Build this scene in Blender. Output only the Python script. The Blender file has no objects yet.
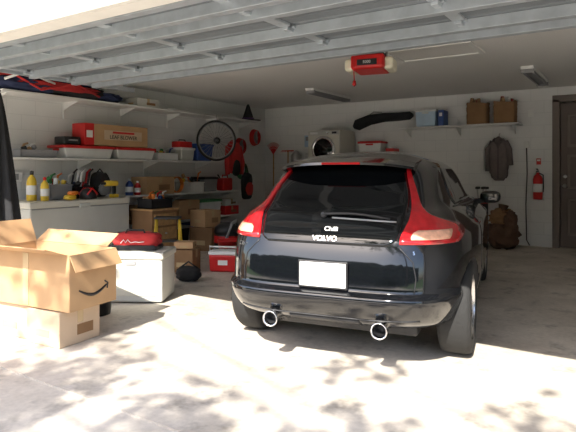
import bpy, bmesh, math, random
from mathutils import Vector, Matrix, noise
from mathutils.bvhtree import BVHTree
random.seed(7)
sc = bpy.context.scene
sc.view_settings.view_transform = 'Standard'
R = math.radians

# ------------------------------------------------------------------ materials
MATS = {}
def mat(name, col, rough=0.6, metal=0.0, var=0.08, scale=6.0, bump=0.0, coat=0.0, alpha=1.0, trans=0.0, emit=0.0):
    if name in MATS: return MATS[name]
    m = bpy.data.materials.new(name); m.use_nodes = True
    nt = m.node_tree; n = nt.nodes; l = nt.links
    b = n['Principled BSDF']
    tc = n.new('ShaderNodeTexCoord')
    nz = n.new('ShaderNodeTexNoise'); nz.inputs['Scale'].default_value = scale; nz.inputs['Detail'].default_value = 5
    l.new(tc.outputs['Object'], nz.inputs['Vector'])
    cr = n.new('ShaderNodeValToRGB')
    cr.color_ramp.elements[0].position = 0.3; cr.color_ramp.elements[1].position = 0.7
    cr.color_ramp.elements[0].color = [max(0, c*(1-var)) for c in col] + [1]
    cr.color_ramp.elements[1].color = [min(1, c*(1+var)) for c in col] + [1]
    l.new(nz.outputs['Fac'], cr.inputs['Fac']); l.new(cr.outputs['Color'], b.inputs['Base Color'])
    b.inputs['Roughness'].default_value = rough; b.inputs['Metallic'].default_value = metal
    b.inputs['Coat Weight'].default_value = coat; b.inputs['Coat Roughness'].default_value = 0.03
    b.inputs['Transmission Weight'].default_value = trans
    b.inputs['Alpha'].default_value = alpha
    if bump > 0:
        bp = n.new('ShaderNodeBump'); bp.inputs['Strength'].default_value = bump; bp.inputs['Distance'].default_value = 0.02
        l.new(nz.outputs['Fac'], bp.inputs['Height']); l.new(bp.outputs['Normal'], b.inputs['Normal'])
    MATS[name] = m
    return m

def wall_mat():
    m = bpy.data.materials.new('painted_block'); m.use_nodes = True
    nt = m.node_tree; n = nt.nodes; l = nt.links; b = n['Principled BSDF']
    g = n.new('ShaderNodeNewGeometry'); s = n.new('ShaderNodeSeparateXYZ'); l.new(g.outputs['Position'], s.inputs[0])
    a = n.new('ShaderNodeMath'); a.operation = 'ADD'; l.new(s.outputs['X'], a.inputs[0]); l.new(s.outputs['Y'], a.inputs[1])
    c = n.new('ShaderNodeCombineXYZ'); l.new(a.outputs[0], c.inputs['X']); l.new(s.outputs['Z'], c.inputs['Y'])
    br = n.new('ShaderNodeTexBrick'); br.inputs['Scale'].default_value = 1; br.inputs['Brick Width'].default_value = .4
    br.inputs['Row Height'].default_value = .2; br.inputs['Mortar Size'].default_value = .006; br.inputs['Mortar Smooth'].default_value = .6
    br.inputs['Color1'].default_value = (.86,.86,.84,1); br.inputs['Color2'].default_value = (.83,.83,.82,1); br.inputs['Mortar'].default_value = (.76,.76,.75,1)
    l.new(c.outputs[0], br.inputs['Vector'])
    nz = n.new('ShaderNodeTexNoise'); nz.inputs['Scale'].default_value = 1.3; nz.inputs['Detail'].default_value = 8
    l.new(g.outputs['Position'], nz.inputs['Vector'])
    mr = n.new('ShaderNodeMapRange'); mr.inputs[1].default_value = .3; mr.inputs[2].default_value = .7; mr.inputs[3].default_value = .9; mr.inputs[4].default_value = 1.0
    l.new(nz.outputs['Fac'], mr.inputs[0])
    mx = n.new('ShaderNodeMix'); mx.data_type = 'RGBA'; mx.blend_type = 'MULTIPLY'; mx.inputs[0].default_value = 1
    l.new(br.outputs['Color'], mx.inputs[6]); l.new(mr.outputs[0], mx.inputs[7]); l.new(mx.outputs[2], b.inputs['Base Color'])
    bp = n.new('ShaderNodeBump'); bp.invert = True; bp.inputs['Strength'].default_value = .3; bp.inputs['Distance'].default_value = .01
    l.new(br.outputs['Fac'], bp.inputs['Height']); l.new(bp.outputs['Normal'], b.inputs['Normal'])
    b.inputs['Roughness'].default_value = .75
    return m

def floor_mat():
    m = bpy.data.materials.new('concrete_floor'); m.use_nodes = True
    nt = m.node_tree; n = nt.nodes; l = nt.links; b = n['Principled BSDF']
    g = n.new('ShaderNodeNewGeometry')
    n1 = n.new('ShaderNodeTexNoise'); n1.inputs['Scale'].default_value = 1.1; n1.inputs['Detail'].default_value = 9; n1.inputs['Roughness'].default_value = .65
    n2 = n.new('ShaderNodeTexNoise'); n2.inputs['Scale'].default_value = 28; n2.inputs['Detail'].default_value = 6
    n3 = n.new('ShaderNodeTexNoise'); n3.inputs['Scale'].default_value = 3.2; n3.inputs['Detail'].default_value = 4; n3.inputs['Roughness'].default_value = .7
    for q in (n1,n2,n3): l.new(g.outputs['Position'], q.inputs['Vector'])
    cr = n.new('ShaderNodeValToRGB'); e = cr.color_ramp.elements
    e[0].position = .3; e[0].color = (.40,.35,.29,1); e[1].position = .62; e[1].color = (.64,.58,.50,1)
    l.new(n1.outputs['Fac'], cr.inputs['Fac'])
    mr = n.new('ShaderNodeMapRange'); mr.inputs[1].default_value = .3; mr.inputs[2].default_value = .7; mr.inputs[3].default_value = .88; mr.inputs[4].default_value = 1.05
    l.new(n2.outputs['Fac'], mr.inputs[0])
    ms = n.new('ShaderNodeMapRange'); ms.inputs[1].default_value = .54; ms.inputs[2].default_value = .68; ms.inputs[3].default_value = 1.0; ms.inputs[4].default_value = .62
    l.new(n3.outputs['Fac'], ms.inputs[0])
    mm = n.new('ShaderNodeMath'); mm.operation = 'MULTIPLY'; l.new(mr.outputs[0], mm.inputs[0]); l.new(ms.outputs[0], mm.inputs[1])
    mx = n.new('ShaderNodeMix'); mx.data_type = 'RGBA'; mx.blend_type = 'MULTIPLY'; mx.inputs[0].default_value = 1
    l.new(cr.outputs['Color'], mx.inputs[6]); l.new(mm.outputs[0], mx.inputs[7]); l.new(mx.outputs[2], b.inputs['Base Color'])
    bp = n.new('ShaderNodeBump'); bp.inputs['Strength'].default_value = .15; bp.inputs['Distance'].default_value = .01
    l.new(n2.outputs['Fac'], bp.inputs['Height']); l.new(bp.outputs['Normal'], b.inputs['Normal'])
    b.inputs['Roughness'].default_value = .7
    return m

WALL = wall_mat(); FLOOR = floor_mat()
CEIL = mat('popcorn_ceiling', (.82,.81,.79), .9, var=.05, scale=70, bump=.5)
WHITE = mat('white_paint', (.82,.82,.80), .5, var=.04)
TRIMW = mat('header_white', (.75,.73,.68), .5, var=.05)
DOORP = mat('door_panel_steel', (.17,.19,.21), .5, metal=.1, var=.12, scale=2)
STRUT = mat('galvanised_strut', (.44,.48,.52), .35, metal=.3, var=.12, scale=9)
CARD = mat('cardboard', (.50,.31,.16), .8, var=.1, scale=4)
CARDL = mat('cardboard_pale', (.60,.45,.31), .8, var=.06, scale=4)
CARDD = mat('cardboard_dark', (.27,.15,.07), .8, var=.15, scale=4)
TAPE = mat('packing_tape', (.55,.40,.22), .25, var=.03)
RED = mat('red_plastic', (.60,.02,.02), .35)
REDC = mat('red_cloth', (.50,.03,.03), .85, bump=.3, scale=15)
DRED = mat('dark_red', (.25,.02,.02), .6)
ORANGE = mat('orange_plastic', (.8,.22,.03), .4)
YEL = mat('yellow_plastic', (.80,.55,.05), .35)
BLUE = mat('blue_plastic', (.03,.08,.30), .4)
LBLUE = mat('light_blue_plastic', (.45,.60,.75), .3, alpha=1)
NAVY = mat('navy_cloth', (.02,.03,.08), .85, bump=.3, scale=15)
BLACK = mat('black_plastic', (.018,.018,.02), .4)
BLACKC = mat('black_cloth', (.02,.02,.022), .9, bump=.3, scale=20)
GREY = mat('grey_plastic', (.30,.30,.31), .5)
LGREY = mat('light_grey_enamel', (.60,.60,.56), .35, var=.03)
BEIGE = mat('beige_enamel', (.68,.66,.58), .3, var=.03)
CLEAR = mat('frosted_plastic', (.70,.72,.72), .25, var=.06)
CHROME = mat('chrome', (.85,.85,.86), .12, metal=1, var=.02)
STEEL = mat('steel', (.5,.5,.5), .35, metal=1, var=.05)
WOOD = mat('wood_handle', (.50,.30,.13), .6, var=.2, scale=20)
GREEN = mat('green_plastic', (.05,.25,.08), .5)
TAUPE = mat('taupe_paint', (.15,.115,.10), .5, var=.05)
TAUPE2 = mat('taupe_trim', (.20,.16,.14), .5, var=.05)
COAT = mat('grey_wool', (.17,.14,.135), .95, bump=.4, scale=25)
SACK = mat('brown_sack', (.12,.065,.04), .9, bump=.5, scale=12)
WARM = mat('lamp_lens', (.85,.80,.62), .3)
PAINT = mat('car_paint_black', (.004,.0045,.006), .07, metal=0, var=.05, coat=.6)
CGLASS = mat('car_glass_tinted', (.003,.0035,.004), .03, var=.02, coat=.2)
TYRE = mat('tyre_rubber', (.02,.02,.02), .85, bump=.2, scale=30)
RIM = mat('alloy_rim', (.6,.6,.62), .25, metal=1)
LAMPR = mat('lamp_red', (.42,.008,.012), .10, coat=1, var=.2, scale=20)
LAMPW = mat('lamp_clear', (.85,.45,.30), .15, coat=1, var=.15, scale=30)
PLATE = mat('plate_white', (.80,.80,.78), .4, var=.02)
LEAF = mat('leaf_green', (.06,.14,.03), .6, var=.3)
HEDGE = mat('hedge_green', (.035,.075,.02), .8, var=.5, scale=5, bump=.8)
BARK = mat('bark', (.12,.08,.05), .9, bump=.6)
GRASS = mat('grass', (.08,.16,.04), .9, var=.4, scale=3)

# ------------------------------------------------------------------ builder
class B:
    def __init__(s, name): s.name = name; s.bm = bmesh.new(); s.mats = []
    def mi(s, m):
        if m not in s.mats: s.mats.append(m)
        return s.mats.index(m)
    def merge(s, tb, m, M=None, smooth=False):
        i = s.mi(m)
        for f in tb.faces: f.material_index = i; f.smooth = smooth
        if M is not None: tb.transform(M)
        me = bpy.data.meshes.new('t'); tb.to_mesh(me); tb.free(); s.bm.from_mesh(me); bpy.data.meshes.remove(me)
        return s
    def box(s, c, d, m, bev=0.0, rot=(0,0,0), taper=1.0, seg=2):
        tb = bmesh.new(); bmesh.ops.create_cube(tb, size=1)
        for v in tb.verts:
            k = taper if v.co.z < 0 else 1
            v.co = Vector((v.co.x*d[0]*k, v.co.y*d[1]*k, v.co.z*d[2]))
        if bev > 0: bmesh.ops.bevel(tb, geom=list(tb.edges), offset=bev, segments=seg, affect='EDGES', profile=.5)
        M = Matrix.Translation(c) @ Matrix.Rotation(rot[2],4,'Z') @ Matrix.Rotation(rot[1],4,'Y') @ Matrix.Rotation(rot[0],4,'X')
        return s.merge(tb, m, M, False)
    def lathe(s, prof, m, c=(0,0,0), axis='Z', seg=28, rot=None):
        tb = bmesh.new(); rings = []
        for r, z in prof:
            if r < 1e-5: rings.append([tb.verts.new((0,0,z))])
            else: rings.append([tb.verts.new((r*math.cos(2*math.pi*k/seg), r*math.sin(2*math.pi*k/seg), z)) for k in range(seg)])
        for a, b in zip(rings, rings[1:]):
            for k in range(seg):
                k2 = (k+1) % seg
                vs = []
                for v in ([a[k], a[k2]] if len(a) > 1 else [a[0]]) + ([b[k2], b[k]] if len(b) > 1 else [b[0]]): vs.append(v)
                if len(vs) > 2: tb.faces.new(vs)
        if axis == 'X': Mr = Matrix.Rotation(math.pi/2,4,'Y')
        elif axis == 'Y': Mr = Matrix.Rotation(-math.pi/2,4,'X')
        else: Mr = Matrix.Identity(4)
        if rot: Mr = Matrix.Rotation(rot[2],4,'Z') @ Matrix.Rotation(rot[1],4,'Y') @ Matrix.Rotation(rot[0],4,'X') @ Mr
        bmesh.ops.recalc_face_normals(tb, faces=tb.faces)
        s.merge(tb, m, Matrix.Translation(c) @ Mr, True)
        return s
    def cyl(s, c, r, h, m, axis='Z', seg=24, r2=None, rot=None):
        r2 = r if r2 is None else r2; e = min(.006, h*.2, r*.2)
        return s.lathe([(0,-h/2),(r-e,-h/2),(r,-h/2+e),(r2,h/2-e),(r2-e,h/2),(0,h/2)], m, c, axis, seg, rot)
    def tube(s, pts, r, m, seg=8, closed=False):
        tb = bmesh.new(); P = [Vector(p) for p in pts]; rings = []; n = len(P)
        up = Vector((0.13,0.21,1)).normalized()
        for i, p in enumerate(P):
            if closed: t = P[(i+1)%n]-P[i-1]
            else: t = P[min(i+1,n-1)]-P[max(i-1,0)]
            t.normalize(); a = t.cross(up)
            if a.length < .05: a = t.cross(Vector((1,0,0)))
            a.normalize(); b = t.cross(a).normalized()
            rr = r[i] if isinstance(r, (list,tuple)) else r
            rings.append([tb.verts.new(p + a*rr*math.cos(2*math.pi*k/seg) + b*rr*math.sin(2*math.pi*k/seg)) for k in range(seg)])
        prs = list(zip(rings, rings[1:])) + ([(rings[-1], rings[0])] if closed else [])
        for a, b in prs:
            for k in range(seg): tb.faces.new((a[k], a[(k+1)%seg], b[(k+1)%seg], b[k]))
        if not closed: tb.faces.new(rings[0][::-1]); tb.faces.new(rings[-1])
        bmesh.ops.recalc_face_normals(tb, faces=tb.faces)
        return s.merge(tb, m, None, True)
    def blob(s, c, d, m, amp=.12, fr=2.5, seed=0, p=2.6, rot=0):
        tb = bmesh.new(); bmesh.ops.create_icosphere(tb, subdivisions=4, radius=1)
        for v in tb.verts:
            q = v.co.copy(); k = (abs(q.x)**p+abs(q.y)**p+abs(q.z)**p)**(1/p); q = q/k
            nn = noise.noise(q*fr+Vector((seed*3.1,seed,0))); q = q*(1+amp*nn)
            q.z = max(q.z, -1)
            v.co = Vector((q.x*d[0]/2, q.y*d[1]/2, q.z*d[2]/2))
        return s.merge(tb, m, Matrix.Translation(c) @ Matrix.Rotation(rot,4,'Z'), True)
    def poly(s, verts, faces, m, smooth=False):
        tb = bmesh.new(); V = [tb.verts.new(v) for v in verts]
        for f in faces: tb.faces.new([V[i] for i in f])
        return s.merge(tb, m, None, smooth)
    def text(s, txt, size, m, M, ext=.002):
        cu = bpy.data.curves.new('tx','FONT'); cu.body = txt; cu.size = size; cu.extrude = ext; cu.align_x = 'CENTER'; cu.align_y = 'CENTER'
        ob = bpy.data.objects.new('tx', cu); sc.collection.objects.link(ob)
        dg = bpy.context.evaluated_depsgraph_get(); dg.update()
        me = bpy.data.meshes.new_from_object(ob.evaluated_get(dg))
        tb = bmesh.new(); tb.from_mesh(me); bpy.data.objects.remove(ob); bpy.data.meshes.remove(me)
        return s.merge(tb, m, M, False)
    def done(s, loc=(0,0,0), rz=0, parent=None):
        me = bpy.data.meshes.new(s.name); s.bm.normal_update(); s.bm.to_mesh(me); s.bm.free()
        for m in s.mats: me.materials.append(m)
        o = bpy.data.objects.new(s.name, me); sc.collection.objects.link(o)
        o.location = loc; o.rotation_euler = (0,0,rz)
        if parent: o.parent = parent
        return o
def flat(a, b, c=None):
    return Matrix.Translation(a) @ Matrix.Rotation(b,4,'Z') @ Matrix.Rotation(R(90),4,'X')

# ------------------------------------------------------------------ shell
XL, YB, HC = -6.9, 9.7, 2.6
XR = 2.1
YF = 2.1
B('floor').box(((XL+XR)/2, (YF+YB)/2, -.05), (XR-XL+.4, YB-YF+.4, .1), FLOOR).done()
B('driveway').box((-2, -6.0, -.06), (12, 15.8, .1), FLOOR).done()
B('ground_lawn').box((0, -10, -.13), (90, 70, .1), GRASS).done()
B('ceiling').box(((XL+XR)/2, (YF+YB)/2+.0, HC+.08), (XR-XL+.4, YB-YF+.4, .16), CEIL).done()
B('wall_left').box((XL-.1, (YF+YB)/2, HC/2), (.2, YB-YF+.4, HC), WALL).done()
B('wall_right').box((XR+.1, (YF+YB)/2, HC/2), (.2, YB-YF+.4, HC), WALL).done()
w = B('wall_back')
w.box(((XL-1.1)/2, YB+.1, HC/2), (abs(XL+1.1), .2, HC), WALL)
w.box((( -.15+XR)/2, YB+.1, HC/2), (XR+.15, .2, HC), WALL)
w.box((-.625, YB+.1, (2.36+HC)/2), (.95, .2, HC-2.36), WALL)
w.done()
w = B('wall_front')
w.box(((XL+XR)/2, YF-.06, (2.16+2.95)/2), (XR-XL+.4, .12, .79), TRIMW)
w.box((XL+.12, YF-.06, 1.08), (.45, .12, 2.16), TRIMW)
w.box((XR-.12, YF-.06, 1.08), (.45, .12, 2.16), TRIMW)
w.done()
t = B('trim_1'); t.box(((XL+XR)/2, YF-.14, 2.22), (XR-XL-.6, .04, .12), TRIMW, .006); t.done()
B('roof_eave').box(((XL+XR)/2, 2.3, 2.98), (XR-XL+1, .9, .06), TRIMW, .005).done()

d = B('door_1')
d.box((0, 0, 1.17), (.87, .045, 2.32), TAUPE, .004)
for px in (-.2, .2):
    for z0, z1 in ((.2,.8),(.95,1.5),(1.62,2.15)):
        d.box((px, -.022, (z0+z1)/2), (.28, .02, z1-z0), TAUPE2, .012)
        d.box((px, -.03, (z0+z1)/2), (.2, .02, z1-z0-.08), TAUPE, .012)
d.lathe([(0,0),(.025,0),(.03,.01),(.012,.02),(.012,.05),(.03,.06),(.032,.08),(.02,.095),(0,.1)], STEEL, (-.37,-.02,1.0), rot=(R(90),0,0))
d.cyl((-.37,-.035,1.15), .028, .03, STEEL, 'Y')
d.done((-.62, YB+.03, .005))
t = B('trim_2')
t.box((-1.12, YB-.012, 1.2), (.11, .03, 2.4), TAUPE2, .005)
t.box((-.12, YB-.012, 1.2), (.11, .03, 2.4), TAUPE2, .005)
t.box((-.62, YB-.012, 2.41), (1.11, .03, .11), TAUPE2, .005)
t.box((-.62, YB+.17, 1.2), (1.2, .04, 2.5), TAUPE2)
t.done()

t = B('attic_hatch')
for c, dd in (((-1.95,5.72),(1.0,.06)),((-1.95,6.32),(1.0,.06)),((-2.42,6.02),(.06,.56)),((-1.48,6.02),(.06,.56))):
    t.box((c[0],c[1],-.012),(dd[0],dd[1],.022),WHITE,.004)
t.box((-1.95,6.02,-.006),(.9,.56,.01),CEIL)
t.done((0,0,HC))

# overhead sectional door (open)
g = B('garage_door')
ZD = 2.37
xa, xb = -5.75, 1.75
for i in range(4):
    y0 = 2.38 + i*.54
    g.box(((xa+xb)/2, y0+.262, ZD+.025), (xb-xa, .524, .05), DOORP, .008)
    # panel ribs
    for yy in (y0+.16, y0+.40): g.box(((xa+xb)/2, yy, ZD-.001), (xb-xa, .03, .008), DOORP, .002)
    for yy in ((y0+.05, y0+.34) if i in (0,3) else (y0+.05,)):
        g.box(((xa+xb)/2, yy, ZD-.04), (xb-xa, .012, .08), STRUT, .003)
        g.box(((xa+xb)/2, yy+.03, ZD-.078), (xb-xa, .065, .006), STRUT)
        g.box(((xa+xb)/2, yy+.06, ZD-.06), (xb-xa, .006, .035), STRUT)
    x = xa+.05
    while x < xb:
        g.box((x, y0+.26, ZD-.012), (.09, .50, .022), STRUT, .004)
        g.box((x, y0+.01, ZD-.035), (.05, .1, .03), STRUT, .006)
        x += 1.15
g.box(((xa+xb)/2, 2.38+4*.54+.01, ZD+.01), (xb-xa, .03, .11), STRUT, .004)
g.done()
for nm, xx in (('door_track', xa-.05), ('door_track', xb+.05)):
    g = B(nm)
    g.box((0, 3.6, ZD-.02), (.03, 2.9, .06), STRUT, .004)
    for y in (2.3, 3.4, 4.9): g.box((0, y, (ZD+HC)/2), (.03,.03,HC-ZD-.01), STRUT)
    g.done((xx,0,0))

# opener
o = B('garage_door_opener')
o.box((0,0,0), (.34,.40,.15), RED, .03, seg=4)
o.box((0,-.03,.085), (.30,.30,.03), BLACK, .01)
o.box((.0,-.205,-.01), (.2,.012,.06), BLACK, .004)
o.text('5000', .04, WHITE, flat((0,-.214,-.01),0), .001)
o.box((-.20,0,-.015), (.10,.28,.13), WARM, .035, seg=4)
o.box((.20,0,-.015), (.10,.28,.13), WARM, .035, seg=4)
for x in (-.15,.15):
    o.box((x,.05,.15), (.02,.03,.16), STEEL)
o.tube([(0,-.2,.10),(0,-2.75,.14)], .018, STEEL)
o.tube([(-.12,-.25,.1),(-.12,-.25,-.12),(-.115,-.25,-.20)], .005, RED)
o.lathe([(0,0),(.014,0),(.02,-.04),(0,-.06)], RED, (-.115,-.25,-.20))
o.done((-2.32,5.15,2.35), R(12))

for x, y in ((-4.5,8.25),(-1.2,8.15)):
    f = B('fluorescent_fixture')
    f.box((0,0,-.022), (.16,1.35,.04), WHITE, .006)
    f.box((0,0,-.045), (.12,1.3,.03), GREY, .006)
    for dx in (-.055,.055):
        f.cyl((dx,0,-.075), .016, 1.25, GREY, 'Y', 12)
    for dy in (-.64,.64): f.box((0,dy,-.06),(.16,.03,.06),GREY,.004)
    f.done((x,y,HC))

# ------------------------------------------------------------------ CAR
car = bpy.data.objects.new('car', None); sc.collection.objects.link(car)
car.location = (-1.675, 2.93, 0); car.rotation_euler = (0,0,R(10))
T = [ # z, hw, yr, yf, n
 (.17,.76,.60,3.95,5),(.22,.80,.32,4.05,5),(.27,.835,.14,4.15,5),(.31,.85,.085,4.2,5),(.36,.866,.045,4.22,5),(.41,.877,.015,4.24,5),(.45,.884,.0,4.25,5),
 (.478,.886,.0,4.25,5),(.49,.885,.015,4.25,5),(.50,.883,.045,4.24,5),(.515,.882,.055,4.24,5),(.60,.885,.062,4.22,5),(.70,.886,.080,4.18,5),
 (.78,.884,.105,4.1,4.9),(.83,.878,.125,4.0,4.9),(.87,.864,.15,3.85,4.9),(.905,.838,.18,3.6,4.9),(.94,.79,.215,3.25,4.9),(.975,.738,.255,3.05,4.9),
 (1.03,.695,.32,2.93,5),(1.10,.668,.39,2.8,5),(1.18,.642,.48,2.6,5),(1.255,.612,.57,2.4,4.8),(1.31,.58,.65,2.2,4.4),(1.35,.54,.73,2.0,3.8),
 (1.378,.47,.82,1.85,3.2),(1.397,.33,.97,1.65,3),(1.405,.16,1.15,1.45,2.6)]
NT = 144
bm = bmesh.new(); rings = []
def ringat(z):
    for a, b in zip(T, T[1:]):
        if a[0] <= z <= b[0]:
            t = (z-a[0])/(b[0]-a[0]); return [a[i]*(1-t)+b[i]*t for i in range(5)]
    return list(T[-1])
zs = []
for a, b in zip(T, T[1:]):
    k = max(1, int((b[0]-a[0])/.018))
    zs += [a[0]+(b[0]-a[0])*j/k for j in range(k)]
zs.append(T[-1][0])
raw = [ringat(z) for z in zs]
for it in range(6):
    new = [r[:] for r in raw]
    for i in range(1, len(raw)-1):
        if .46 < raw[i][0] < .53: continue
        for k in (1,2,3,4): new[i][k] = (raw[i-1][k]+2*raw[i][k]+raw[i+1][k])/4
    raw = new
for z, hw, yr, yf, n in raw:
    ring = []; yc = (yr+yf)/2; al = (yf-yr)/2
    for k in range(NT):
        th = 2*math.pi*(k+.5)/NT; c = math.cos(th); s_ = math.sin(th)
        x = hw*math.copysign(abs(c)**(2/n), c); y = yc+al*math.copysign(abs(s_)**(2/n), s_)
        if y > 1.2: x *= 1-.09*((y-1.2)/3)**2
        ring.append(bm.verts.new((x,y,z)))
    rings.append(ring)
for a, b in zip(rings, rings[1:]):
    for k in range(NT): bm.faces.new((a[k], a[(k+1)%NT], b[(k+1)%NT], b[k]))
bm.faces.new(rings[0][::-1]); bm.faces.new(rings[-1])
for f in bm.faces: f.smooth = True
bmesh.ops.recalc_face_normals(bm, faces=bm.faces)
BV = BVHTree.FromBMesh(bm)
me = bpy.data.meshes.new('body'); bm.to_mesh(me); bm.free()
me.materials.append(PAINT); me.materials.append(BLACK)
body0 = bpy.data.objects.new('body0', me); sc.collection.objects.link(body0)
cuts = []
AX = (.74, 3.36)
for yy in AX:
    for sx in (-1,1):
        c = B('cut').cyl((sx*.80, yy, .315), .342, .42, BLACK, 'X', 48).done()
        cuts.append(c); md = body0.modifiers.new('b','BOOLEAN'); md.object = c; md.operation = 'DIFFERENCE'; md.solver = 'EXACT'
dg = bpy.context.evaluated_depsgraph_get(); dg.update()
me2 = bpy.data.meshes.new_from_object(body0.evaluated_get(dg)); me2.name = 'body'
if len(me2.polygons) < 500: me2 = me
for c in cuts: bpy.data.objects.remove(c)
bpy.data.objects.remove(body0)
bo = bpy.data.objects.new('body', me2); sc.collection.objects.link(bo); bo.parent = car

def hit(u, z, axis):
    if axis == 'rear': o_, d_ = Vector((u,-2,z)), Vector((0,1,0))
    elif axis == 'front': o_, d_ = Vector((u,8,z)), Vector((0,-1,0))
    elif axis == 'right': o_, d_ = Vector((3,u,z)), Vector((-1,0,0))
    else: o_, d_ = Vector((-3,u,z)), Vector((1,0,0))
    p, n, i, dd = BV.ray_cast(o_, d_)
    if p is None:
        p, n, i, dd = BV.find_nearest(o_+d_*2.5)
    if n.dot(d_) > 0: n = -n
    return p, n
def patch(bld, rows, nu, m, off=.005, axis='rear', dz=.012):
    rr = []
    for a, b in zip(rows, rows[1:]):
        k = max(1, int(abs(b[0]-a[0])/dz)); rr += [[a[i]*(1-j/k)+b[i]*j/k for i in range(3)] for j in range(k)]
    rr.append(list(rows[-1]))
    for it in range(3):
        nw = [q[:] for q in rr]
        for i in range(1,len(rr)-1):
            for k in (1,2): nw[i][k] = (rr[i-1][k]+2*rr[i][k]+rr[i+1][k])/4
        rr = nw
    tb = bmesh.new(); G = []; G0 = []
    for z, u0, u1 in rr:
        row = []; row0 = []
        for j in range(nu+1):
            p, n = hit(u0+(u1-u0)*j/nu, z, axis)
            row.append(tb.verts.new(p+n*off)); row0.append(tb.verts.new(p-n*.004))
        G.append(row); G0.append(row0)
    for a, b in zip(G, G[1:]):
        for j in range(nu): tb.faces.new((a[j],a[j+1],b[j+1],b[j]))
    def sk(A, A0):
        for j in range(len(A)-1): tb.faces.new((A[j],A[j+1],A0[j+1],A0[j]))
    sk(G[0],G0[0]); sk(G[-1],G0[-1]); sk([r[0] for r in G],[r[0] for r in G0]); sk([r[-1] for r in G],[r[-1] for r in G0])
    bmesh.ops.recalc_face_normals(tb, faces=tb.faces)
    bld.merge(tb, m, None, True)

b = B('rear_glass')
patch(b, [(.785,-.40,.40),(.80,-.44,.44),(.83,-.46,.46),(.90,-.475,.475),(.98,-.49,.49),(1.06,-.49,.49),(1.13,-.475,.475),(1.22,-.435,.435),(1.30,-.40,.40)], 40, CGLASS, .006)
b.done(parent=car)
b = B('tail_lights')
for sx in (-1,1):
    rows = [(.80,.475,.785),(.82,.472,.81),(.87,.485,.81),(.905,.50,.78),(.935,.512,.705),(.965,.515,.625),(1.0,.512,.575),(1.05,.503,.547),(1.12,.482,.518),(1.20,.448,.480),(1.26,.43,.452)]
    patch(b, [(z, sx*a, sx*c) for z,a,c in rows], 16, LAMPR, .012)
    patch(b, [(.825,sx*.54,sx*.74),(.84,sx*.52,sx*.76),(.862,sx*.53,sx*.76),(.877,sx*.57,sx*.745)], 10, LAMPW, .015)
b.done(parent=car)
b = B('side_windows')
for ax in ('left','right'):
    patch(b, [(1.005,1.0,2.65),(1.05,.98,2.55),(1.15,.98,2.35),(1.24,1.02,2.15),(1.28,1.1,2.05)], 24, CGLASS, .005, ax)
patch(b, [(1.0,-.64,.64),(1.13,-.58,.58),(1.28,-.5,.5),(1.33,-.45,.45)], 20, CGLASS, .005, 'front')
b.done(parent=car)
b = B('headlights_grille')
for sx in (-1,1): patch(b, [(.62,sx*.50,sx*.72),(.70,sx*.48,sx*.76),(.76,sx*.55,sx*.74)], 10, CLEAR, .008, 'front')
patch(b, [(.48,-.3,.3),(.66,-.36,.36),(.72,-.32,.32)], 12, BLACK, .008, 'front')
b.done(parent=car)
def seam(bld, pts, axis, r=.004, m=BLACK):
    P = []
    for a, c in zip(pts, pts[1:]):
        k = max(2, int(math.hypot(c[0]-a[0], c[1]-a[1])/.03))
        P += [(a[0]+(c[0]-a[0])*j/k, a[1]+(c[1]-a[1])*j/k) for j in range(k)]
    P.append(pts[-1]); bld.tube([hit(u,z,axis)[0] for u,z in P], r, m, 6)
b = B('body_seams')
seam(b, [(-.47,.79),(-.56,.70),(-.58,.60),(-.57,.515)], 'rear'); seam(b, [(.47,.79),(.56,.70),(.58,.60),(.57,.515)], 'rear')
for ax in ('left','right'):
    seam(b, [(1.35,.98),(1.32,.7),(1.40,.3)], ax); seam(b, [(2.75,.98),(2.78,.6),(2.7,.3)], ax)
    seam(b, [(.86,1.0),(1.8,.98),(2.8,.97)], ax, .006)
seam(b, [(-.60,.345),(-.3,.335),(.3,.335),(.60,.345)], 'rear', .006)
b.done(parent=car)
b = B('bumper_details')
patch(b, [(.29,-.24,.24),(.325,-.23,.23)], 20, BLACK, .008)
b.done(parent=car)
b = B('spoiler'); tb = bmesh.new(); secs = []
for i in range(33):
    a = -.49+.98*i/32; q = (a/.49)**2; zt = -.035-.035*q**1.5; yo = .10*q**2
    pr = [(.45+yo,1.332),(.455+yo,1.350),(.60+yo*.6,1.383),(.90,1.416),(.90,1.37),(.62,1.315)]
    secs.append([tb.verts.new((a, y, z+zt)) for y,z in pr])
for s0, s1 in zip(secs, secs[1:]):
    for k in range(6): tb.faces.new((s0[k], s0[(k+1)%6], s1[(k+1)%6], s1[k]))
tb.faces.new(secs[0]); tb.faces.new(secs[-1][::-1]); bmesh.ops.recalc_face_normals(tb, faces=tb.faces)
b.merge(tb, PAINT, None, False)
b.box((0,.450,1.306),(.28,.012,.016),LAMPR,.003)
b.done(parent=car)
b = B('number_plate')
b.box((0,0,0),(.33,.014,.175),BLACK,.006)
b.box((0,-.006,0),(.305,.01,.152),PLATE,.004)
b.text('842 KLM', .062, mat('plate_ink',(.30,.33,.40),.5), flat((0,-.0115,-.015),0), .0008)
b.text('S U N S H I N E', .018, mat('plate_ink2',(.75,.35,.2),.5), flat((0,-.0115,.055),0), .0008)
b.done((.01,.046,.60), parent=car)
b = B('lettering')
def lett(txt, size, x, z, m, sp=None):
    p, n = hit(x, z, 'rear'); ang = math.atan2(n.x, -n.y); tilt = math.asin(max(-1,min(1,n.z)))
    M = Matrix.Translation(p+n*.010) @ Matrix.Rotation(ang,4,'Z') @ Matrix.Rotation(R(90)-tilt,4,'X')
    b.text(txt, size, m, M, .002)
lett('VOLVO', .050, .0, .815, CHROME)
lett('C30', .038, -.62, .750, CHROME)
lett('5', .030, .56, .750, CHROME)
lett('Chilli', .045, .03, .872, WHITE)
b.done(parent=car)
b = B('rear_wiper')
def gp(u,z,o): p,n = hit(u,z,'rear'); return p+n*o
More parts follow.
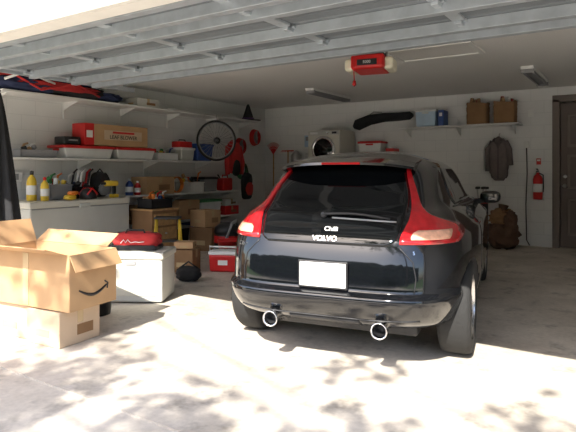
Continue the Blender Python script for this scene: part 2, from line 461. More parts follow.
b.cyl(gp(-.04,.955,.015), .02, .03, BLACK, 'Y')
b.tube([gp(-.04+.44*k/8,.955-.02*k/8+.015*math.sin(math.pi*k/8),.024) for k in range(9)], [.011-.0006*k for k in range(9)], BLACK, 6)
b.tube([gp(.02+.42*k/8,.94-.015*k/8,.012) for k in range(9)], .006, GREY, 6)
b.done(parent=car)
for sx in (-1,1):
    b = B('side_mirror')
    b.blob((sx*.90,2.42,1.00),(.19,.13,.12),PAINT,.03,2,1,2.8)
    b.box((sx*.90,2.362,1.00),(.13,.012,.075),CGLASS,.005,rot=(R(12),0,0))
    b.tube([(sx*.73,2.5,.94),(sx*.85,2.44,.97)],.028,BLACK)
    b.done(parent=car)
for sx in (-1,1):
    b = B('exhaust_tip')
    b.lathe([(.040,.25),(.046,.02),(.052,0),(.049,-.004),(.042,.003),(.040,.02),(.036,.22),(0,.22)], CHROME, (sx*.36+.015,.02,.29), 'Y', 32)
    b.lathe([(.039,.03),(.035,.1),(0,.1)], BLACK, (sx*.36+.015,.02,.29), 'Y', 32)
    b.done(parent=car)
for yy in AX:
    for sx in (-1,1):
        b = B('wheel')
        pr = [(.22,-.10),(.27,-.108),(.305,-.098),(.318,-.075),(.32,0),(.318,.075),(.305,.098),(.27,.108),(.22,.10)]
        b.lathe(pr, TYRE, (0,0,0), 'X', 56)
        b.lathe([(.222,-.10),(.215,-.08),(.20,-.06),(.20,.06),(.215,.08),(.222,.10)], RIM, (0,0,0),'X',48)
        for k in range(5):
            a = 2*math.pi*k/5+.3
            for da in (-.12,.12):
                b.tube([(sx*.075,.04*math.cos(a),.04*math.sin(a)),(sx*.06,.205*math.cos(a+da),.205*math.sin(a+da))],[.022,.014],RIM)
        b.cyl((sx*.07,0,0),.055,.04,RIM,'X')
        b.cyl((sx*-.01,0,0),.19,.03,GREY,'X',32)
        b.done((sx*(.76 if yy<2 else .71),yy,.321), parent=car)
b = B('underbody'); b.box((0,2.0,.24),(1.1,3.3,.12),BLACK,.02); b.box((0,.74,.25),(1.4,.08,.08),BLACK,.01); b.box((0,.37,.27),(.7,.28,.12),BLACK,.04); b.done(parent=car)

# ------------------------------------------------------------------ shelves
def shelf(x0, x1, y0, y1, z, wall='L'):
    s = B('storage_shelf')
    s.box(((x0+x1)/2,(y0+y1)/2,z-.012),(x1-x0,y1-y0,.024),WHITE,.003)
    if wall == 'L':
        n = max(2, int((y1-y0)/1.0)+1)
        for i in range(n):
            y = y0+.12+(y1-y0-.24)*i/(n-1)
            s.poly([(x0,y-.008,z-.024),(x1-.1,y-.008,z-.024),(x0,y-.008,z-.14),(x0,y+.008,z-.024),(x1-.1,y+.008,z-.024),(x0,y+.008,z-.14)],
                   [(0,1,2),(5,4,3),(0,3,4,1),(1,4,5,2),(2,5,3,0)], WHITE)
            s.box((x0+.008,y,z-.14),(.016,.03,.24),WHITE,.003)
    else:
        for i in range(3):
            x = x0+.12+(x1-x0-.24)*i/2
            s.poly([(x-.008,y1,z-.024),(x-.008,y0+.05,z-.024),(x-.008,y1,z-.17),(x+.008,y1,z-.024),(x+.008,y0+.05,z-.024),(x+.008,y1,z-.17)],
                   [(0,1,2),(5,4,3),(0,3,4,1),(1,4,5,2),(2,5,3,0)], WHITE)
    return s.done()
XS = -6.45
S1, S2, S3, S4 = 2.25, 1.42, .87, .42
shelf(XL, XS, 3.6, 8.9, S1); shelf(XL, XS, 3.6, 7.6, S2); shelf(XL, XS, 5.45, 8.3, S3); shelf(XL, XS, 5.6, 8.3, S4)

def carton(name, x, y, z, dx, dy, dz, m=CARD, rz=0, tape=True, label=None):
    b = B(name); b.box((0,0,dz/2),(dx,dy,dz),m,.006)
    if tape:
        b.box((0,0,dz+.0005),(dx*.96,.05,.002),TAPE); b.box((dx/2+.0005,0,dz-.05),(.002,.05,.1),TAPE)
        b.box((0,-dy/2-.001,dz*.35),(dx*.4,.002,dz*.2),label or TAPE); b.box((dx/2+.001,dy*.12,dz*.4),(.002,dy*.4,dz*.3),label or CARDD)
    for sy in (-1,1): b.box((0,sy*.003,dz+.001),(dx*.97,.002,.003),CARDD)
    return b.done((x,y,z+.001), rz)
def tote(name, x, y, z, dx, dy, dz, m, lid, rz=0):
    b = B(name); b.box((0,0,(dz-.03)/2),(dx*.94,dy*.96,dz-.03),m,.02,taper=.9,seg=3)
    b.box((0,0,dz-.02),(dx,dy,.04),lid,.012,seg=3); b.box((0,0,dz),(dx*.8,dy*.85,.012),lid,.004)
    for sy in (-1,1): b.box((0,sy*dy*.49,dz-.06),(dx*.3,.02,.03),lid,.005)
    return b.done((x,y,z+.001), rz)
def bottle(name, x, y, z, r, h, m, cap=BLACK):
    b = B(name); b.lathe([(0,0),(r*.9,0),(r,.01),(r,h*.62),(r*.75,h*.75),(r*.3,h*.84),(r*.3,h*.9)],m,seg=20)
    b.lathe([(0,h*.86),(r*.4,h*.86),(r*.4,h*.98),(0,h)],cap,seg=16)
    b.lathe([(r*1.01,h*.2),(r*1.02,h*.21),(r*1.02,h*.5),(r*1.01,h*.51)],WHITE,seg=20)
    return b.done((x,y,z+.001))
def crate(name, x, y, z, dx, dy, dz, m, cols, cnt=12, rz=0, up=.09):
    b = B(name)
    t_ = .012
    b.box((0,0,.006),(dx,dy,.012),m)
    for sx in (-1,1):
        b.box((sx*(dx/2-t_/2),0,dz/2),(t_,dy,dz),m,.003); b.box((0,sx*(dy/2-t_/2),dz/2),(dx,t_,dz),m,.003)
        b.box((sx*dx/2,0,dz-.01),(.02,dy+.02,.02),m,.004); b.box((0,sx*dy/2,dz-.01),(dx+.02,.02,.02),m,.004)
    for i in range(cnt):
        u, v = random.uniform(-dx*.3,dx*.3), random.uniform(-dy*.38,dy*.38); c_ = random.choice(cols); k = random.random()
        if k < .4: b.box((u,v,dz*.7+random.random()*up*.6),(.06,.08,dz*.5),c_,.01,rot=(random.uniform(-.5,.5),random.uniform(-.5,.5),random.random()*3))
        elif k < .75: b.cyl((u,v,dz*.6+random.random()*up),.03,dz*.5,c_,'Z',14,rot=(random.uniform(-.5,.5),random.uniform(-.4,.4),0))
        else: b.tube([(u,v,.03),(u+.03,v+.04,dz+up*.8),(u+.04,v+.09,dz+up)],[.014,.016,.012],c_)
    return b.done((x,y,z+.001), rz)
MIX = [RED,BLUE,YEL,WHITE,BLACK,GREEN,ORANGE,GREY,CARD]

# shelf 2
tote('storage_bin', -6.66, 4.86, S2, .40, .84, .18, CLEAR, RED)
tote('storage_bin', -6.66, 5.70, S2, .40, .78, .18, CLEAR, RED)
b = B('tool_carton')
b.box((0,0,.155),(.28,1.15,.31),CARD,.006); b.box((0,-.50,.155),(.284,.16,.314),RED,.006)
b.box((.142,.1,.16),(.003,.7,.14),CARDL); b.box((.144,.1,.2),(.003,.4,.03),RED); b.text('LEAF BLOWER', .08, BLACK, Matrix.Translation((.146,.1,.13)) @ Matrix.Rotation(R(90),4,'Z') @ Matrix.Rotation(R(90),4,'X'), .001)
b.box((.144,-.50,.16),(.004,.10,.10),WHITE)
b.done((-6.62,5.35,S2+.190))
b = B('black_case'); b.box((0,0,.055),(.24,.26,.11),BLACK,.02,seg=3); b.tube([(.12,-.06,.06),(.15,-.05,.06),(.15,.05,.06),(.12,.06,.06)],.01,GREY); b.done((-6.62,4.60,S2+.190))
crate('parts_tray', -6.66, 6.38, S2, .34, .46, .12, CLEAR, MIX, 12)
tote('storage_bin', -6.66, 6.83, S2, .40, .34, .22, LGREY, WHITE)
tote('storage_bin', -6.66, 7.27, S2, .40, .44, .30, BLUE, BLUE)
b = B('red_toolbox'); b.box((0,0,.05),(.2,.3,.1),RED,.012); b.tube([(0,-.08,.1),(0,-.07,.13),(0,.07,.13),(0,.08,.1)],.008,BLACK); b.done((-6.62,6.83,S2+.23))
crate('parts_tray', -6.66, 4.1, S2, .34, .5, .10, GREY, [GREY,BLACK,WHITE,CARD], 8)
# shelf 1
b = B('sleeping_bag_pile')
b.blob((.03,-.45,.095),(.48,.85,.185),NAVY,.2,3,1); b.blob((.02,.25,.09),(.44,.85,.175),BLACKC,.2,3,2); b.blob((.05,-.45,.235),(.42,.75,.15),REDC,.25,3,3)
b.blob((.02,.25,.20),(.38,.8,.14),NAVY,.25,3,4); b.blob((0,.80,.07),(.36,.5,.13),NAVY,.25,3,5); b.blob((.22,-.1,.10),(.12,1.1,.10),REDC,.35,4,8)
b.tube([(.25,-.8,.2),(.29,-.4,.02),(.29,.1,.16),(.26,.5,.03)],.014,REDC)
b.tube([(.25,-.85,.1),(.29,-.6,.22),(.27,-.2,.12)],.016,WHITE)
b.done((-6.61,4.42,S1+.004))
carton('shoe_carton', -6.64, 5.95, S1, .30, .45, .13, LGREY)
b = B('flat_board'); b.box((0,0,.012),(.38,.6,.02),WHITE,.004); b.box((0,0,.03),(.3,.5,.016),LGREY,.004); b.done((-6.66,6.65,S1+.001))
b = B('witch_hat'); b.lathe([(0,.004),(.25,0),(.26,.008),(.12,.02),(.10,.08),(.06,.2),(.03,.30),(.0,.335)],BLACKC,seg=32); b.lathe([(.122,.02),(.121,.05),(.113,.05)],mat('purple_band',(.1,.03,.15),.6),seg=32); b.done((-6.55,8.62,S1))
b = B('bicycle_wheel')
cw = [(0,.335*math.cos(a),.335*math.sin(a)) for a in [2*math.pi*k/48 for k in range(48)]]
b.tube(cw,.020,TYRE,8,True); b.tube([(0,p[1]*.93,p[2]*.93) for p in cw],.012,GREY,8,True)
b.cyl((0,0,0),.03,.10,STEEL,'X',12); b.cyl((.04,0,0),.06,.02,BLACK,'X',20)
for k in range(28):
    a = 2*math.pi*k/28; a2 = a+(.35 if k%2 else -.35)
    b.tube([((.03 if k%4<2 else -.03),.02*math.cos(a2),.02*math.sin(a2)),(0,.315*math.cos(a),.315*math.sin(a))],.003,GREY,4)
b.tube([(0,0,.35),(0,0,.455)],.006,STEEL)
b.done((-6.16,7.2,1.77), R(-35))
b = B('shelf_hook'); b.tube([(-6.45,7.2,2.238),(-6.16,7.2,2.238)],.007,STEEL); b.done()

# chest freezer + clutter
b = B('chest_freezer')
b.box((0,0,.41),(.74,1.5,.76),LGREY,.02,seg=3); b.box((0,0,.83),(.76,1.52,.08),BEIGE,.02,seg=3)
b.box((.372,0,.783),(.004,1.46,.012),GREY); b.box((.375,.45,.16),(.012,.4,.16),GREY,.004); b.box((.385,0,.80),(.03,.16,.05),LGREY,.01)
for sx in (-1,1):
    for sy in (-1,1): b.cyl((sx*.3,sy*.66,.015),.025,.03,BLACK)
b.done((-6.45,4.47,0))
FZ = .872
bottle('spray_bottle', -6.25, 4.02, FZ, .05, .30, YEL, RED); bottle('oil_bottle', -6.42, 3.95, FZ, .06, .38, YEL, BLACK)
b = B('work_gloves'); b.blob((0,0,.035),(.10,.16,.07),YEL,.2,4,3); b.blob((.02,.03,.09),(.09,.14,.05),ORANGE,.2,4,9); b.done((-6.14,4.30,FZ+.002))
crate('plastic_crate', -6.48, 4.31, FZ, .3, .32, .20, GREY, MIX, 16, 0, .14)
crate('plastic_crate', -6.50, 4.68, FZ, .3, .30, .16, BLACK, [BLACK,RED,GREY,NAVY,WHITE,BLACK], 18, 0, .24)
b = B('backpack'); b.blob((0,0,.18),(.26,.26,.36),BLACKC,.10,3,7); b.blob((.11,0,.12),(.08,.20,.18),GREY,.1,3,8); b.tube([(0,-.05,.35),(0,0,.40),(0,.05,.35)],.01,BLACKC); b.done((-6.50,5.04,FZ+.002))
b = B('bicycle_helmet'); b.lathe([(.11,0),(.115,.03),(.10,.09),(.07,.13),(0,.15)],BLACK,seg=28)
for k in range(5): b.tube([(-.09+.045*k,-.08,.06),(-.09+.045*k,0,.145),(-.09+.045*k,.08,.06)],.012,RED)
b.done((-6.2,4.62,FZ+.002))
b = B('cordless_drill'); b.cyl((0,0,.20),.04,.2,YEL,'Y'); b.cyl((0,-.13,.20),.02,.07,BLACK,'Y'); b.box((0,.05,.10),(.035,.05,.16),BLACK,.01); b.box((0,.05,.025),(.08,.11,.05),YEL,.01); b.done((-6.18,4.98,FZ+.002))

b = B('patio_umbrella')
b.lathe([(0,0),(.24,0),(.24,.04),(.06,.09),(.03,.12),(0,.12)],BLACK,seg=32); b.cyl((0,0,.55),.02,1.1,STEEL)
tb = bmesh.new(); rr = []
for i in range(24):
    t_ = i/23; z = .42+1.66*t_; r = .19*(1-t_)**.8+.02
    rr.append([tb.verts.new((r*(1+.22*math.sin(8*a))*math.cos(a), r*(1+.22*math.sin(8*a))*math.sin(a), z)) for a in [2*math.pi*k/64 for k in range(64)]])
for a_, b_ in zip(rr, rr[1:]):
    for k in range(64): tb.faces.new((a_[k],a_[(k+1)%64],b_[(k+1)%64],b_[k]))
tb.faces.new(rr[0][::-1]); tb.faces.new(rr[-1]); b.merge(tb, BLACKC, None, True)
b.lathe([(.02,2.08),(.025,2.1),(0,2.14)],BLACK)
b.done((-5.68,3.12,0))

# shelf 3 / 4 and floor goods
carton('cardboard_box', -6.62, 6.17, S3, .36, .60, .28)
b = B('power_cord_coil')
for k in range(4): b.tube([(.02*k-.03,.13*math.cos(a),.14+.13*math.sin(a)) for a in [2*math.pi*j/24 for j in range(24)]],.009,ORANGE,6,True)
b.done((-6.6,6.68,S3+.001))
crate('plastic_crate', -6.62, 7.02, S3, .34, .36, .18, WHITE, MIX, 16, 0, .18)
tote('storage_bin', -6.66, 7.45, S3, .36, .38, .26, GREY, BLACK)
b = B('red_gas_can'); b.box((0,0,.12),(.18,.28,.24),RED,.03,seg=3); b.tube([(0,-.08,.24),(0,-.06,.29),(0,.08,.29),(0,.09,.24)],.012,RED); b.tube([(0,-.11,.22),(0,-.2,.3)],.015,BLACK); b.done((-6.6,7.95,S3+.001))
bottle('oil_bottle', -6.55, 5.62, S3, .06, .26, BLUE, WHITE); bottle('oil_bottle', -6.55, 5.78, S3, .05, .22, RED, WHITE)
carton('cardboard_box', -6.62, 6.83, S4, .36, .50, .32)
crate('plastic_crate', -6.62, 6.3, S4, .34, .44, .18, BLUE, MIX, 16, 0, .16)
carton('cardboard_box', -6.62, 5.84, S4, .36, .38, .28, CARDD)
tote('storage_bin', -6.66, 7.45, S4, .36, .6, .3, CLEAR, GREEN)
carton('shoe_carton', -6.64, 8.02, S4, .34, .4, .16, RED); carton('shoe_carton', -6.64, 8.02, S4+.17, .32, .36, .12, WHITE)
tote('storage_bin', -6.6, 6.5, 0, .45, .6, .32, BLACK, GREY); tote('storage_bin', -6.6, 7.3, 0, .45, .6, .32, LGREY, BLUE)
b = B('wooden_cabinet')
b.box((0,0,.35),(.42,.5,.66),CARDD,.008); b.box((0,0,.69),(.46,.54,.025),WOOD,.006)
for k in range(3): b.box((.215,0,.15+.2*k),(.012,.44,.17),WOOD,.006); b.cyl((.23,0,.15+.2*k),.012,.03,STEEL,'X',12)
b.done((-5.95,5.58,.0))
crate('plastic_crate', -5.95, 5.58, .705, .3, .4, .14, BLACK, MIX, 14, 0, .1)
carton('cardboard_box', -4.74, 4.95, 0, .30, .26, .28, CARDD, R(20))
carton('shoe_carton', -4.74, 4.95, .290, .24, .2, .08, CARD, R(30))
b = B('picnic_cooler')
b.box((0,0,.11),(.36,.25,.21),RED,.02,taper=.93,seg=3); b.box((0,0,.235),(.37,.26,.05),WHITE,.018,seg=3)
b.tube([(-.19,0,.19),(-.2,-.0,.30),(.2,0,.30),(.19,0,.19)],.012,WHITE); b.box((0,-.128,.12),(.12,.006,.06),WHITE,.004)
b.done((-4.34,5.24,0), R(25))
b = B('camera_bag'); b.blob((0,0,.085),(.28,.20,.17),BLACKC,.1,3,5); b.tube([(-.1,0,.15),(0,0,.22),(.1,0,.15)],.01,BLACKC); b.done((-4.28,4.52,.001), R(30))
b = B('paint_can'); b.cyl((0,0,.09),.08,.18,STEEL); b.tube([(-.08,0,.13),(0,-.02,.2),(.08,0,.13)],.003,STEEL); b.cyl((0,0,.09),.081,.12,WHITE); b.done((-4.85,4.55,0))
b = B('step_stool')
for sx in (-1,1):
    b.tube([(sx*.18,-.16,.01),(sx*.15,0,.62)],.014,YEL); b.tube([(sx*.18,.2,.01),(sx*.15,.02,.62)],.014,YEL)
b.box((0,.0,.62),(.34,.2,.03),BLACK,.008); b.box((0,-.08,.32),(.33,.14,.025),BLACK,.006)
b.done((-5.30,5.2,0), R(35))
b = B('shop_vacuum'); b.lathe([(0,.04),(.17,.04),(.19,.07),(.19,.30),(.17,.32),(.19,.33),(.18,.42),(.10,.48),(0,.49)],BLACK); b.lathe([(.192,.20),(.194,.21),(.194,.29),(.192,.30)],RED)
for k in range(4): a=k*math.pi/2+.5; b.cyl((.17*math.cos(a),.17*math.sin(a),.025),.025,.05,GREY,'X',12)
b.tube([(.19,0,.2),(.32,.05,.3),(.3,.12,.5),(.1,.15,.52),(-.1,.16,.35)],.022,GREY)
b.done((-5.1,6.2,0), R(-60))
carton('cardboard_box', -5.75, 6.5, 0, .4, .4, .36, CARDD, R(10)); carton('cardboard_box', -5.77, 6.48, .368, .34, .34, .26, CARD, R(-5))
b = B('rubber_tub'); b.lathe([(0,.01),(.2,0),(.25,.3),(.265,.31),(.25,.31),(.19,.03),(0,.03)],BLACK); b.done((-5.6,7.3,0))
b = B('red_bucket'); b.lathe([(0,.005),(.11,0),(.145,.28),(.155,.28),(.15,.3),(.14,.3),(.105,.02),(0,.02)],RED); b.tube([(-.15,0,.28),(-.1,-.02,.2),(.1,-.02,.2),(.15,0,.28)],.004,STEEL); b.done((-4.75,5.80,0))
tote('storage_bin', -5.1, 7.6, 0, .5, .4, .4, BLACK, RED, R(20)); carton('cardboard_box', -5.1, 7.6, .412, .4, .36, .3, CARD, R(10))
crate('plastic_crate', -4.95, 6.85, 0, .4, .4, .3, DRED, MIX, 18, R(30), .2)

# white storage chest with red tool bag on top
b = B('storage_chest')
b.box((0,0,.215),(.60,.46,.41),LGREY,.02,seg=3); b.box((0,0,.445),(.63,.49,.07),BEIGE,.02,seg=3)
b.box((0,-.232,.38),(.1,.01,.04),GREY,.004); b.box((0,-.232,.20),(.5,.008,.26),BEIGE,.004)
b.done((-4.13,3.66,.002), R(30))
b = B('red_tool_bag')
b.box((0,0,.02),(.46,.25,.04),BLACK,.015); b.blob((0,0,.09),(.46,.25,.15),REDC,.08,3,2,4)
b.tube([(-.12,-.133,.07),(-.09,-.135,.105),(-.07,-.135,.075),(-.05,-.135,.105),(-.02,-.135,.075),(.02,-.135,.085),(.06,-.135,.08),(.11,-.133,.085)],.004,WHITE,6); b.box((0,-.125,.025),(.42,.012,.05),BLACKC,.005)
b.tube([(-.1,-.06,.15),(-.08,-.06,.19),(.08,-.06,.19),(.1,-.06,.15)],.009,BLACKC); b.tube([(-.2,0,.16),(.2,0,.16)],.005,BLACK)
b.done((-4.15,3.66,.484), R(30))
b = B('waste_bin'); b.lathe([(0,.01),(.11,0),(.14,.33),(.15,.335),(.14,.345),(.105,.03),(0,.03)],BLACK); b.done((-3.98,3.06,0))

# open shipping carton on smaller boxes
b = B('shipping_carton')
W_, D_, H_ = .90, .44, .40
th = .006
for c, dd in (((0,-D_/2,H_/2),(W_,th,H_)),((0,D_/2,H_/2),(W_,th,H_)),((-W_/2,0,H_/2),(th,D_,H_)),((W_/2,0,H_/2),(th,D_,H_)),((0,0,.004),(W_,D_,th))): b.box(c,dd,CARD,.002)
def flap(o_, u, v, L, m=CARD):
    o_ = Vector(o_); u = Vector(u); v = Vector(v).normalized()*L; n = u.cross(v).normalized()*th
    P = [o_, o_+u, o_+u+v, o_+v]; P += [p+n for p in P]
    b.poly(P, [(0,1,2,3),(7,6,5,4),(0,4,5,1),(1,5,6,2),(2,6,7,3),(3,7,4,0)], m)
flap((-W_/2,-D_/2,H_),(W_*.98,0,0),(0,-1,.35),.2,CARD)
flap((-W_/2,D_/2,H_),(W_*.9,0,0),(0,.7,.5),.15,CARD)
flap((W_/2,-D_/2,H_),(0,D_,0),(.5,0,-.85),.13)
flap((-W_/2,-D_/2,H_),(0,D_,0),(-.4,0,.9),.2)
ar = [(W_/2+.005, -.14+.26*k/12, .14-.05*math.sin(math.pi*k/12)) for k in range(13)]
b.tube(ar, [.006+.006*math.sin(math.pi*k/12) for k in range(13)], BLACK, 6)
b.tube([(W_/2+.005,.10,.17),(W_/2+.005,.13,.15),(W_/2+.005,.125,.11)],.006,BLACK,6)
b.box((-.0,-D_/2-.004,.2),(.06,.003,H_*.95),TAPE)
b.blob((-.1,0,.17),(.6,.3,.3),WHITE,.2,4,3)
b.done((-3.80,2.50,.262), R(6))
carton('cardboard_box', -3.60, 2.47, 0, .36, .36, .25, CARDL, R(4)); carton('cardboard_box', -4.03, 2.47, 0, .42, .36, .25, CARDL, R(6))

b = B('red_jacket')
b.blob((0,0,.3),(.16,.34,.62),REDC,.15,4,3,3); b.tube([(0,-.15,.5),(.03,-.22,.2),(.02,-.2,-.02)],[.06,.055,.045],REDC); b.tube([(0,.15,.5),(.03,.22,.2),(.02,.2,-.02)],[.06,.055,.045],REDC)
b.blob((.06,0,.1),(.1,.2,.3),BLACKC,.1,4,3); b.tube([(0,0,.6),(-.05,0,.68),(-.08,0,.66)],.008,STEEL)
b.done((-6.34,7.9,1.20), 0)
b = B('hanging_bag'); b.blob((0,0,.0),(.14,.28,.5),BLACKC,.15,3,6,3); b.blob((.06,0,-.05),(.08,.2,.25),REDC,.1,3,2); b.tube([(0,-.06,.24),(-.02,0,.42),(0,.06,.24)],.008,BLACKC); b.done((-6.30,8.25,.95))
for (yy, z, m_, nm) in ((8.75,1.74,RED,'extension_cord_reel'),(9.25,1.95,RED,'garden_hose_coil'),(8.8,1.25,GREEN,'garden_hose_coil')):
    b = B(nm)
    for k in range(5): b.tube([(.02+.018*k,(.15-.006*k)*math.cos(a),(.17-.006*k)*math.sin(a)) for a in [2*math.pi*j/28 for j in range(28)]],.011,m_,6,True)
    b.box((.05,0,.0),(.10,.04,.3),GREY,.01)
    b.done((XL+.01,yy,z))
def tool(name, x, y, z0, L, head, m, rz=0, lean=0):
    b = B(name)
    b.tube([(0,0,0),(lean,0,L)],.014,WOOD)
    if head == 'rake':
        b.tube([(-.15,-.01,L),(.15,-.01,L)],.01,m)
        for k in range(9): b.tube([(-.15+.0375*k,-.01,L),(-.15+.0375*k,-.05,L-.03)],.005,m)
    elif head == 'fan':
        for k in range(13): a = R(-40+80*k/12); b.tube([(0,-.01,L-.02),(.24*math.sin(a),-.01,L-.02+.26*math.cos(a))],.005,m,5)
        b.tube([(.16*math.sin(R(-40+8*k)),-.01,L-.02+.16*math.cos(R(-40+8*k))) for k in range(11)],.006,m)
    elif head == 'shovel':
        b.lathe([(0,0),(.08,.02),(.11,.08),(.11,.2),(.04,.28),(.018,.3)],m,(0,-.01,L-.05),seg=20)
    b.tube([(0,.0,L*.8),(0,.04,L*.8)],.008,STEEL)
    b.done((x,y,z0), rz)
tool('leaf_rake', -6.64, YB-.05, .02, 1.6, 'fan', RED)
tool('garden_rake', -6.26, YB-.06, .02, 1.65, 'rake', RED)
tool('shovel', -6.00, YB-.14, .02, 1.4, 'shovel', STEEL)
b = B('picture_frame'); b.box((0,0,0),(.24,.02,.30),WHITE,.005); b.box((0,-.011,0),(.18,.004,.24),LBLUE); b.box((0,-.013,.05),(.12,.004,.08),GREY); b.done((-5.78,YB-.011,1.86))
b = B('notice_sheet'); b.box((0,0,0),(.22,.006,.2),WHITE,.002)
for k in range(5): b.box((0,-.004,.06-.03*k),(.16,.002,.008),GREY)
b.done((-5.78,YB-.004,1.55))

def laundry(name, z):
    b = B(name)
    b.box((0,0,.47),(.70,.66,.92),BEIGE,.03,seg=4)
    b.box((0,-.335,.875),(.66,.02,.08),LGREY,.006); b.cyl((.1,-.355,.875),.028,.03,CHROME,'Y'); b.box((.24,-.347,.875),(.1,.008,.04),BLACK,.003); b.box((-.2,-.347,.875),(.16,.008,.04),WHITE,.003)
    b.lathe([(.255,0),(.26,.012),(.245,.03),(.205,.04),(.20,.03)],CHROME,(0,-.325,.56),rot=(R(90),0,0),seg=40)
    b.lathe([(.205,.03),(.16,.045),(0,.055)],CGLASS,(0,-.325,.56),rot=(R(90),0,0),seg=40)
    b.box((.23,-.37,.56),(.03,.02,.12),WHITE,.006)
    for sx in (-1,1):
        for sy in (-1,1): b.cyl((sx*.28,sy*.26,.01),.02,.02,BLACK)
    b.done((-5.04,9.33,z))
laundry('washing_machine', 0); laundry('clothes_dryer', .935+.155)
b = B('stacking_shelf'); b.box((0,0,.075),(.70,.62,.145),LGREY,.01); b.done((-5.04,9.33,.938))

shelf(-4.60,-3.72,9.32,YB,1.60,'B'); shelf(-3.68,-1.62,9.3,YB,2.03,'B')
tote('storage_bin', -4.25, 9.5, 1.60, .50, .3, .20, WHITE, RED)
b = B('paint_roller_tray'); b.box((0,0,.03),(.16,.28,.06),RED,.01); b.cyl((0,0,.08),.03,.22,WHITE,'Y'); b.done((-3.85,9.5,1.601))
b = B('ski_bag')
b.tube([(-.62,0,-.12),(-.55,-.02,-.09),(-.3,0,.0),(0,0,.03),(.3,0,.03),(.50,0,.04),(.56,0,.04)],[.05,.11,.10,.085,.08,.075,.03],BLACKC,16)
b.tube([(-.3,0,.10),(-.2,-.05,.14),(-.05,0,.13)],.01,GREY)
for x in (-.4,.3): b.box((x,.08,.0),(.03,.16,.03),STEEL,.004)
b.done((-4.02,9.53,2.22))
tote('storage_bin', -3.17, 9.5, 2.03, .40, .34, .30, LBLUE, CLEAR); b = B('blue_folder_box'); b.box((0,0,.14),(.10,.28,.28),BLUE,.01); b.box((0,-.142,.2),(.05,.004,.06),WHITE); b.done((-2.90,9.5,2.031))
for x, s_ in ((-2.30,1),(-1.86,2)):
    b = B('brown_paper_bag'); tb = bmesh.new()
    n_ = 24; rr = []
    for i in range(10):
        z = .36*i/9; row = []
        for k in range(n_):
            a = 2*math.pi*k/n_; c, s2 = math.cos(a), math.sin(a)
            row.append(tb.verts.new((.17*math.copysign(abs(c)**.3,c)*(1+.05*math.sin(5*z*10+k*s_)*i/9), .14*math.copysign(abs(s2)**.3,s2), z+(.015*math.sin(3*a+s_) if i==9 else 0))))
        rr.append(row)
    for a_, b_ in zip(rr, rr[1:]):
        for k in range(n_): tb.faces.new((a_[k],a_[(k+1)%n_],b_[(k+1)%n_],b_[k]))
    tb.faces.new(rr[0][::-1]); b.merge(tb, CARDD, None, True)
    for k in range(5): b.box((random.uniform(-.1,.1),random.uniform(-.06,.06),.33+random.random()*.05),(.05,.05,.16),random.choice([CARD,WHITE,CARDD,DRED]),.008,rot=(.2,.2*random.random(),k))
    b.done((x,9.5,2.032))
b = B('hanging_coat')
b.blob((0,0,-.42),(.30,.14,.72),COAT,.16,4,2,3); b.tube([(-.10,0,-.12),(-.17,-.02,-.25),(-.17,-.03,-.62)],[.05,.055,.045],COAT,12); b.tube([(.10,0,-.12),(.16,-.02,-.25),(.19,-.03,-.52)],[.05,.055,.045],COAT,12)
b.tube([(-.07,-.05,-.10),(0,-.07,-.2),(.07,-.05,-.10),(0,.02,-.05)],.025,COAT,10,True); b.tube([(0,0,-.1),(0,.03,0),(0,.08,.02)],.008,STEEL); b.tube([(0,-.07,-.2),(0,-.08,-.75)],.006,BLACK,6)
b.done((-1.98,YB-.11,1.86))
b = B('fire_extinguisher')
b.lathe([(0,0),(.065,0),(.072,.015),(.072,.33),(.06,.38),(.025,.41),(.022,.44),(0,.44)],RED); b.lathe([(.073,.12),(.0735,.125),(.0735,.25),(.073,.255)],WHITE)
b.box((0,-.02,.455),(.03,.12,.02),BLACK,.005); b.box((0,-.03,.485),(.025,.12,.012),BLACK,.004,rot=(R(-12),0,0)); b.tube([(.02,0,.43),(.08,-.01,.40),(.085,-.01,.2),(.08,-.01,.12)],.010,BLACK); b.box((0,.075,.25),(.06,.03,.25),STEEL,.004)
b.done((-1.38,YB-.095,.78))
b = B('extinguisher_sign'); b.box((0,0,0),(.07,.004,.10),RED,.002); b.box((0,-.003,.02),(.05,.002,.03),WHITE); b.done((-1.38,YB-.004,1.40))
b = B('hanging_cable'); b.tube([(.0,0,1.65),(.01,-.01,1.2),(-.01,0,.7),(.0,0,.1),(.05,-.02,.015)],.009,BLACK); b.box((0,.01,1.68),(.07,.04,.11),WHITE,.006); b.done((-1.56,YB-.032,0))
b = B('light_switch'); b.box((0,0,0),(.08,.012,.12),WHITE,.004); b.box((0,-.01,0),(.02,.012,.03),WHITE,.002); b.done((-1.50,YB-.007,2.2))
b = B('burlap_sack'); b.blob((0,0,.22),(.44,.40,.44),SACK,.35,3,6); b.blob((-.03,.02,.50),(.34,.30,.26),CARDD,.4,4,9); b.blob((.12,-.08,.45),(.2,.16,.3),SACK,.3,4,3); b.tube([(-.02,0,.58),(0,.02,.70)],[.05,.08],SACK,12)
b.done((-1.82,9.15,.001))
b = B('golf_club_bag'); b.cyl((0,0,.38),.11,.76,BLACKC); b.lathe([(.11,.7),(.12,.72),(.12,.78),(.09,.78)],DRED)
for k in range(5): a=k*1.3; b.tube([(.05*math.cos(a),.05*math.sin(a),.7),(.08*math.cos(a),.08*math.sin(a),.95)],.006,STEEL); b.box((.08*math.cos(a)+.01,.08*math.sin(a),.96),(.07,.03,.04),BLACK,.01)
b.done((-2.22,9.38,0))
b = B('wall_outlet_box'); b.box((0,0,0),(.06,.16,.12),WHITE,.006); b.box((.032,0,0),(.01,.05,.08),GREY,.004); b.done((XL+.031,4.0,1.17))

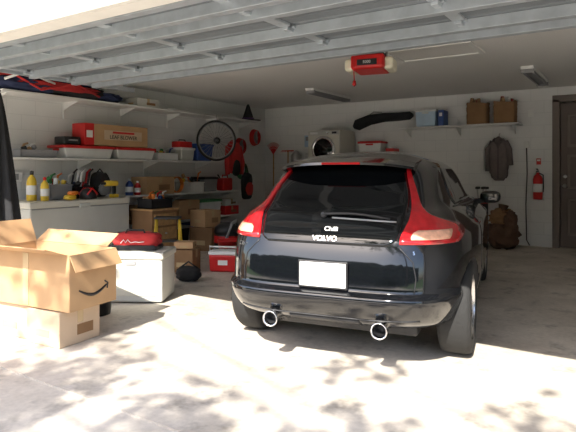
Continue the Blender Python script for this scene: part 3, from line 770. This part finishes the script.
# ------------------------------------------------------------------ outside
b = B('reflection_hedge'); tb = bmesh.new(); G = []  # added behind the camera, unseen; gives the car paint something dark to reflect
for i in range(81):
    row = []
    for j in range(17):
        x = -26+52*i/80; z = -.08+6.2*j/16
        y = -15 + 1.6*noise.noise(Vector((x*.5,z*.6,1)))+.6*noise.noise(Vector((x*1.7,z*1.8,4))) - (1.5 if j==16 else 0)
        row.append(tb.verts.new((x,y,z + (.9*noise.noise(Vector((x*.35,0,7))) if j > 12 else 0))))
    G.append(row)
for a_, b_ in zip(G, G[1:]):
    for j in range(16): tb.faces.new((a_[j],b_[j],b_[j+1],a_[j+1]))
b.merge(tb, HEDGE, None, True); b.done()
b = B('tree')
b.tube([(6.2,-7.5,-.05),(6.0,-7.3,2.5),(5.2,-6.6,4.6),(3.4,-5.4,6.6)],[.32,.24,.18,.1],BARK,14)
rnd = random.Random(11)
clusters = []
for i in range(38): clusters.append((rnd.uniform(-2.4,1.6), rnd.uniform(-5.3,-4.0), rnd.uniform(5.9,6.9)))
for i in range(8): clusters.append((rnd.uniform(-4.5,3.2), rnd.uniform(-4.0,-3.0), rnd.uniform(5.9,6.9)))
for i in range(10): clusters.append((rnd.uniform(1.3,5.0), rnd.uniform(-7.5,-5.5), rnd.uniform(6,7.5)))
for i in range(len(clusters)):
    c = clusters[i]
    if i % 2 == 0: b.tube([(3.4,-5.6,6.5),((c[0]+3.4)/2,(c[1]-5.6)/2,6.9),c],[.03,.02,.01],BARK,6)
vs=[]; fs=[]
for c in clusters:
    for k in range(28):
        p = Vector(c)+Vector((rnd.gauss(0,.17),rnd.gauss(0,.17),rnd.gauss(0,.15)))
        a = rnd.uniform(0,6.28); u = Vector((math.cos(a),math.sin(a),rnd.uniform(-.3,.3)))*.09; v = Vector((-math.sin(a),math.cos(a),rnd.uniform(-.4,.4)))*.048
        i0=len(vs); vs += [p-u,p+v,p+u,p-v]; fs.append((i0,i0+1,i0+2,i0+3))
b.poly(vs,fs,LEAF)
b.done()

# ------------------------------------------------------------------ light
wd = bpy.data.worlds.new('World'); sc.world = wd; wd.use_nodes = True
n = wd.node_tree.nodes; bg = n['Background']
sky = n.new('ShaderNodeTexSky'); sky.sky_type = 'NISHITA'; sky.sun_disc = False; sky.sun_elevation = R(45); sky.sun_rotation = R(190); sky.dust_density = 2
wd.node_tree.links.new(sky.outputs[0], bg.inputs['Color']); bg.inputs['Strength'].default_value = .42
sl = bpy.data.lights.new('sun','SUN'); sl.energy = 12.5; sl.angle = R(.53); sl.color = (1,.95,.86)
so = bpy.data.objects.new('sun', sl); sc.collection.objects.link(so)
so.rotation_euler = Vector((-.14,.69,-.71)).to_track_quat('-Z','Y').to_euler(); so.location = (2,-8,9)

# ------------------------------------------------------------------ camera
cd = bpy.data.cameras.new('camera'); cd.sensor_width = 36; cd.lens = 540/576*36; cd.shift_y = -46/576
co = bpy.data.objects.new('camera', cd); sc.collection.objects.link(co)
co.location = (0,0,1.26); co.rotation_euler = (R(90),0,R(33)); sc.camera = co
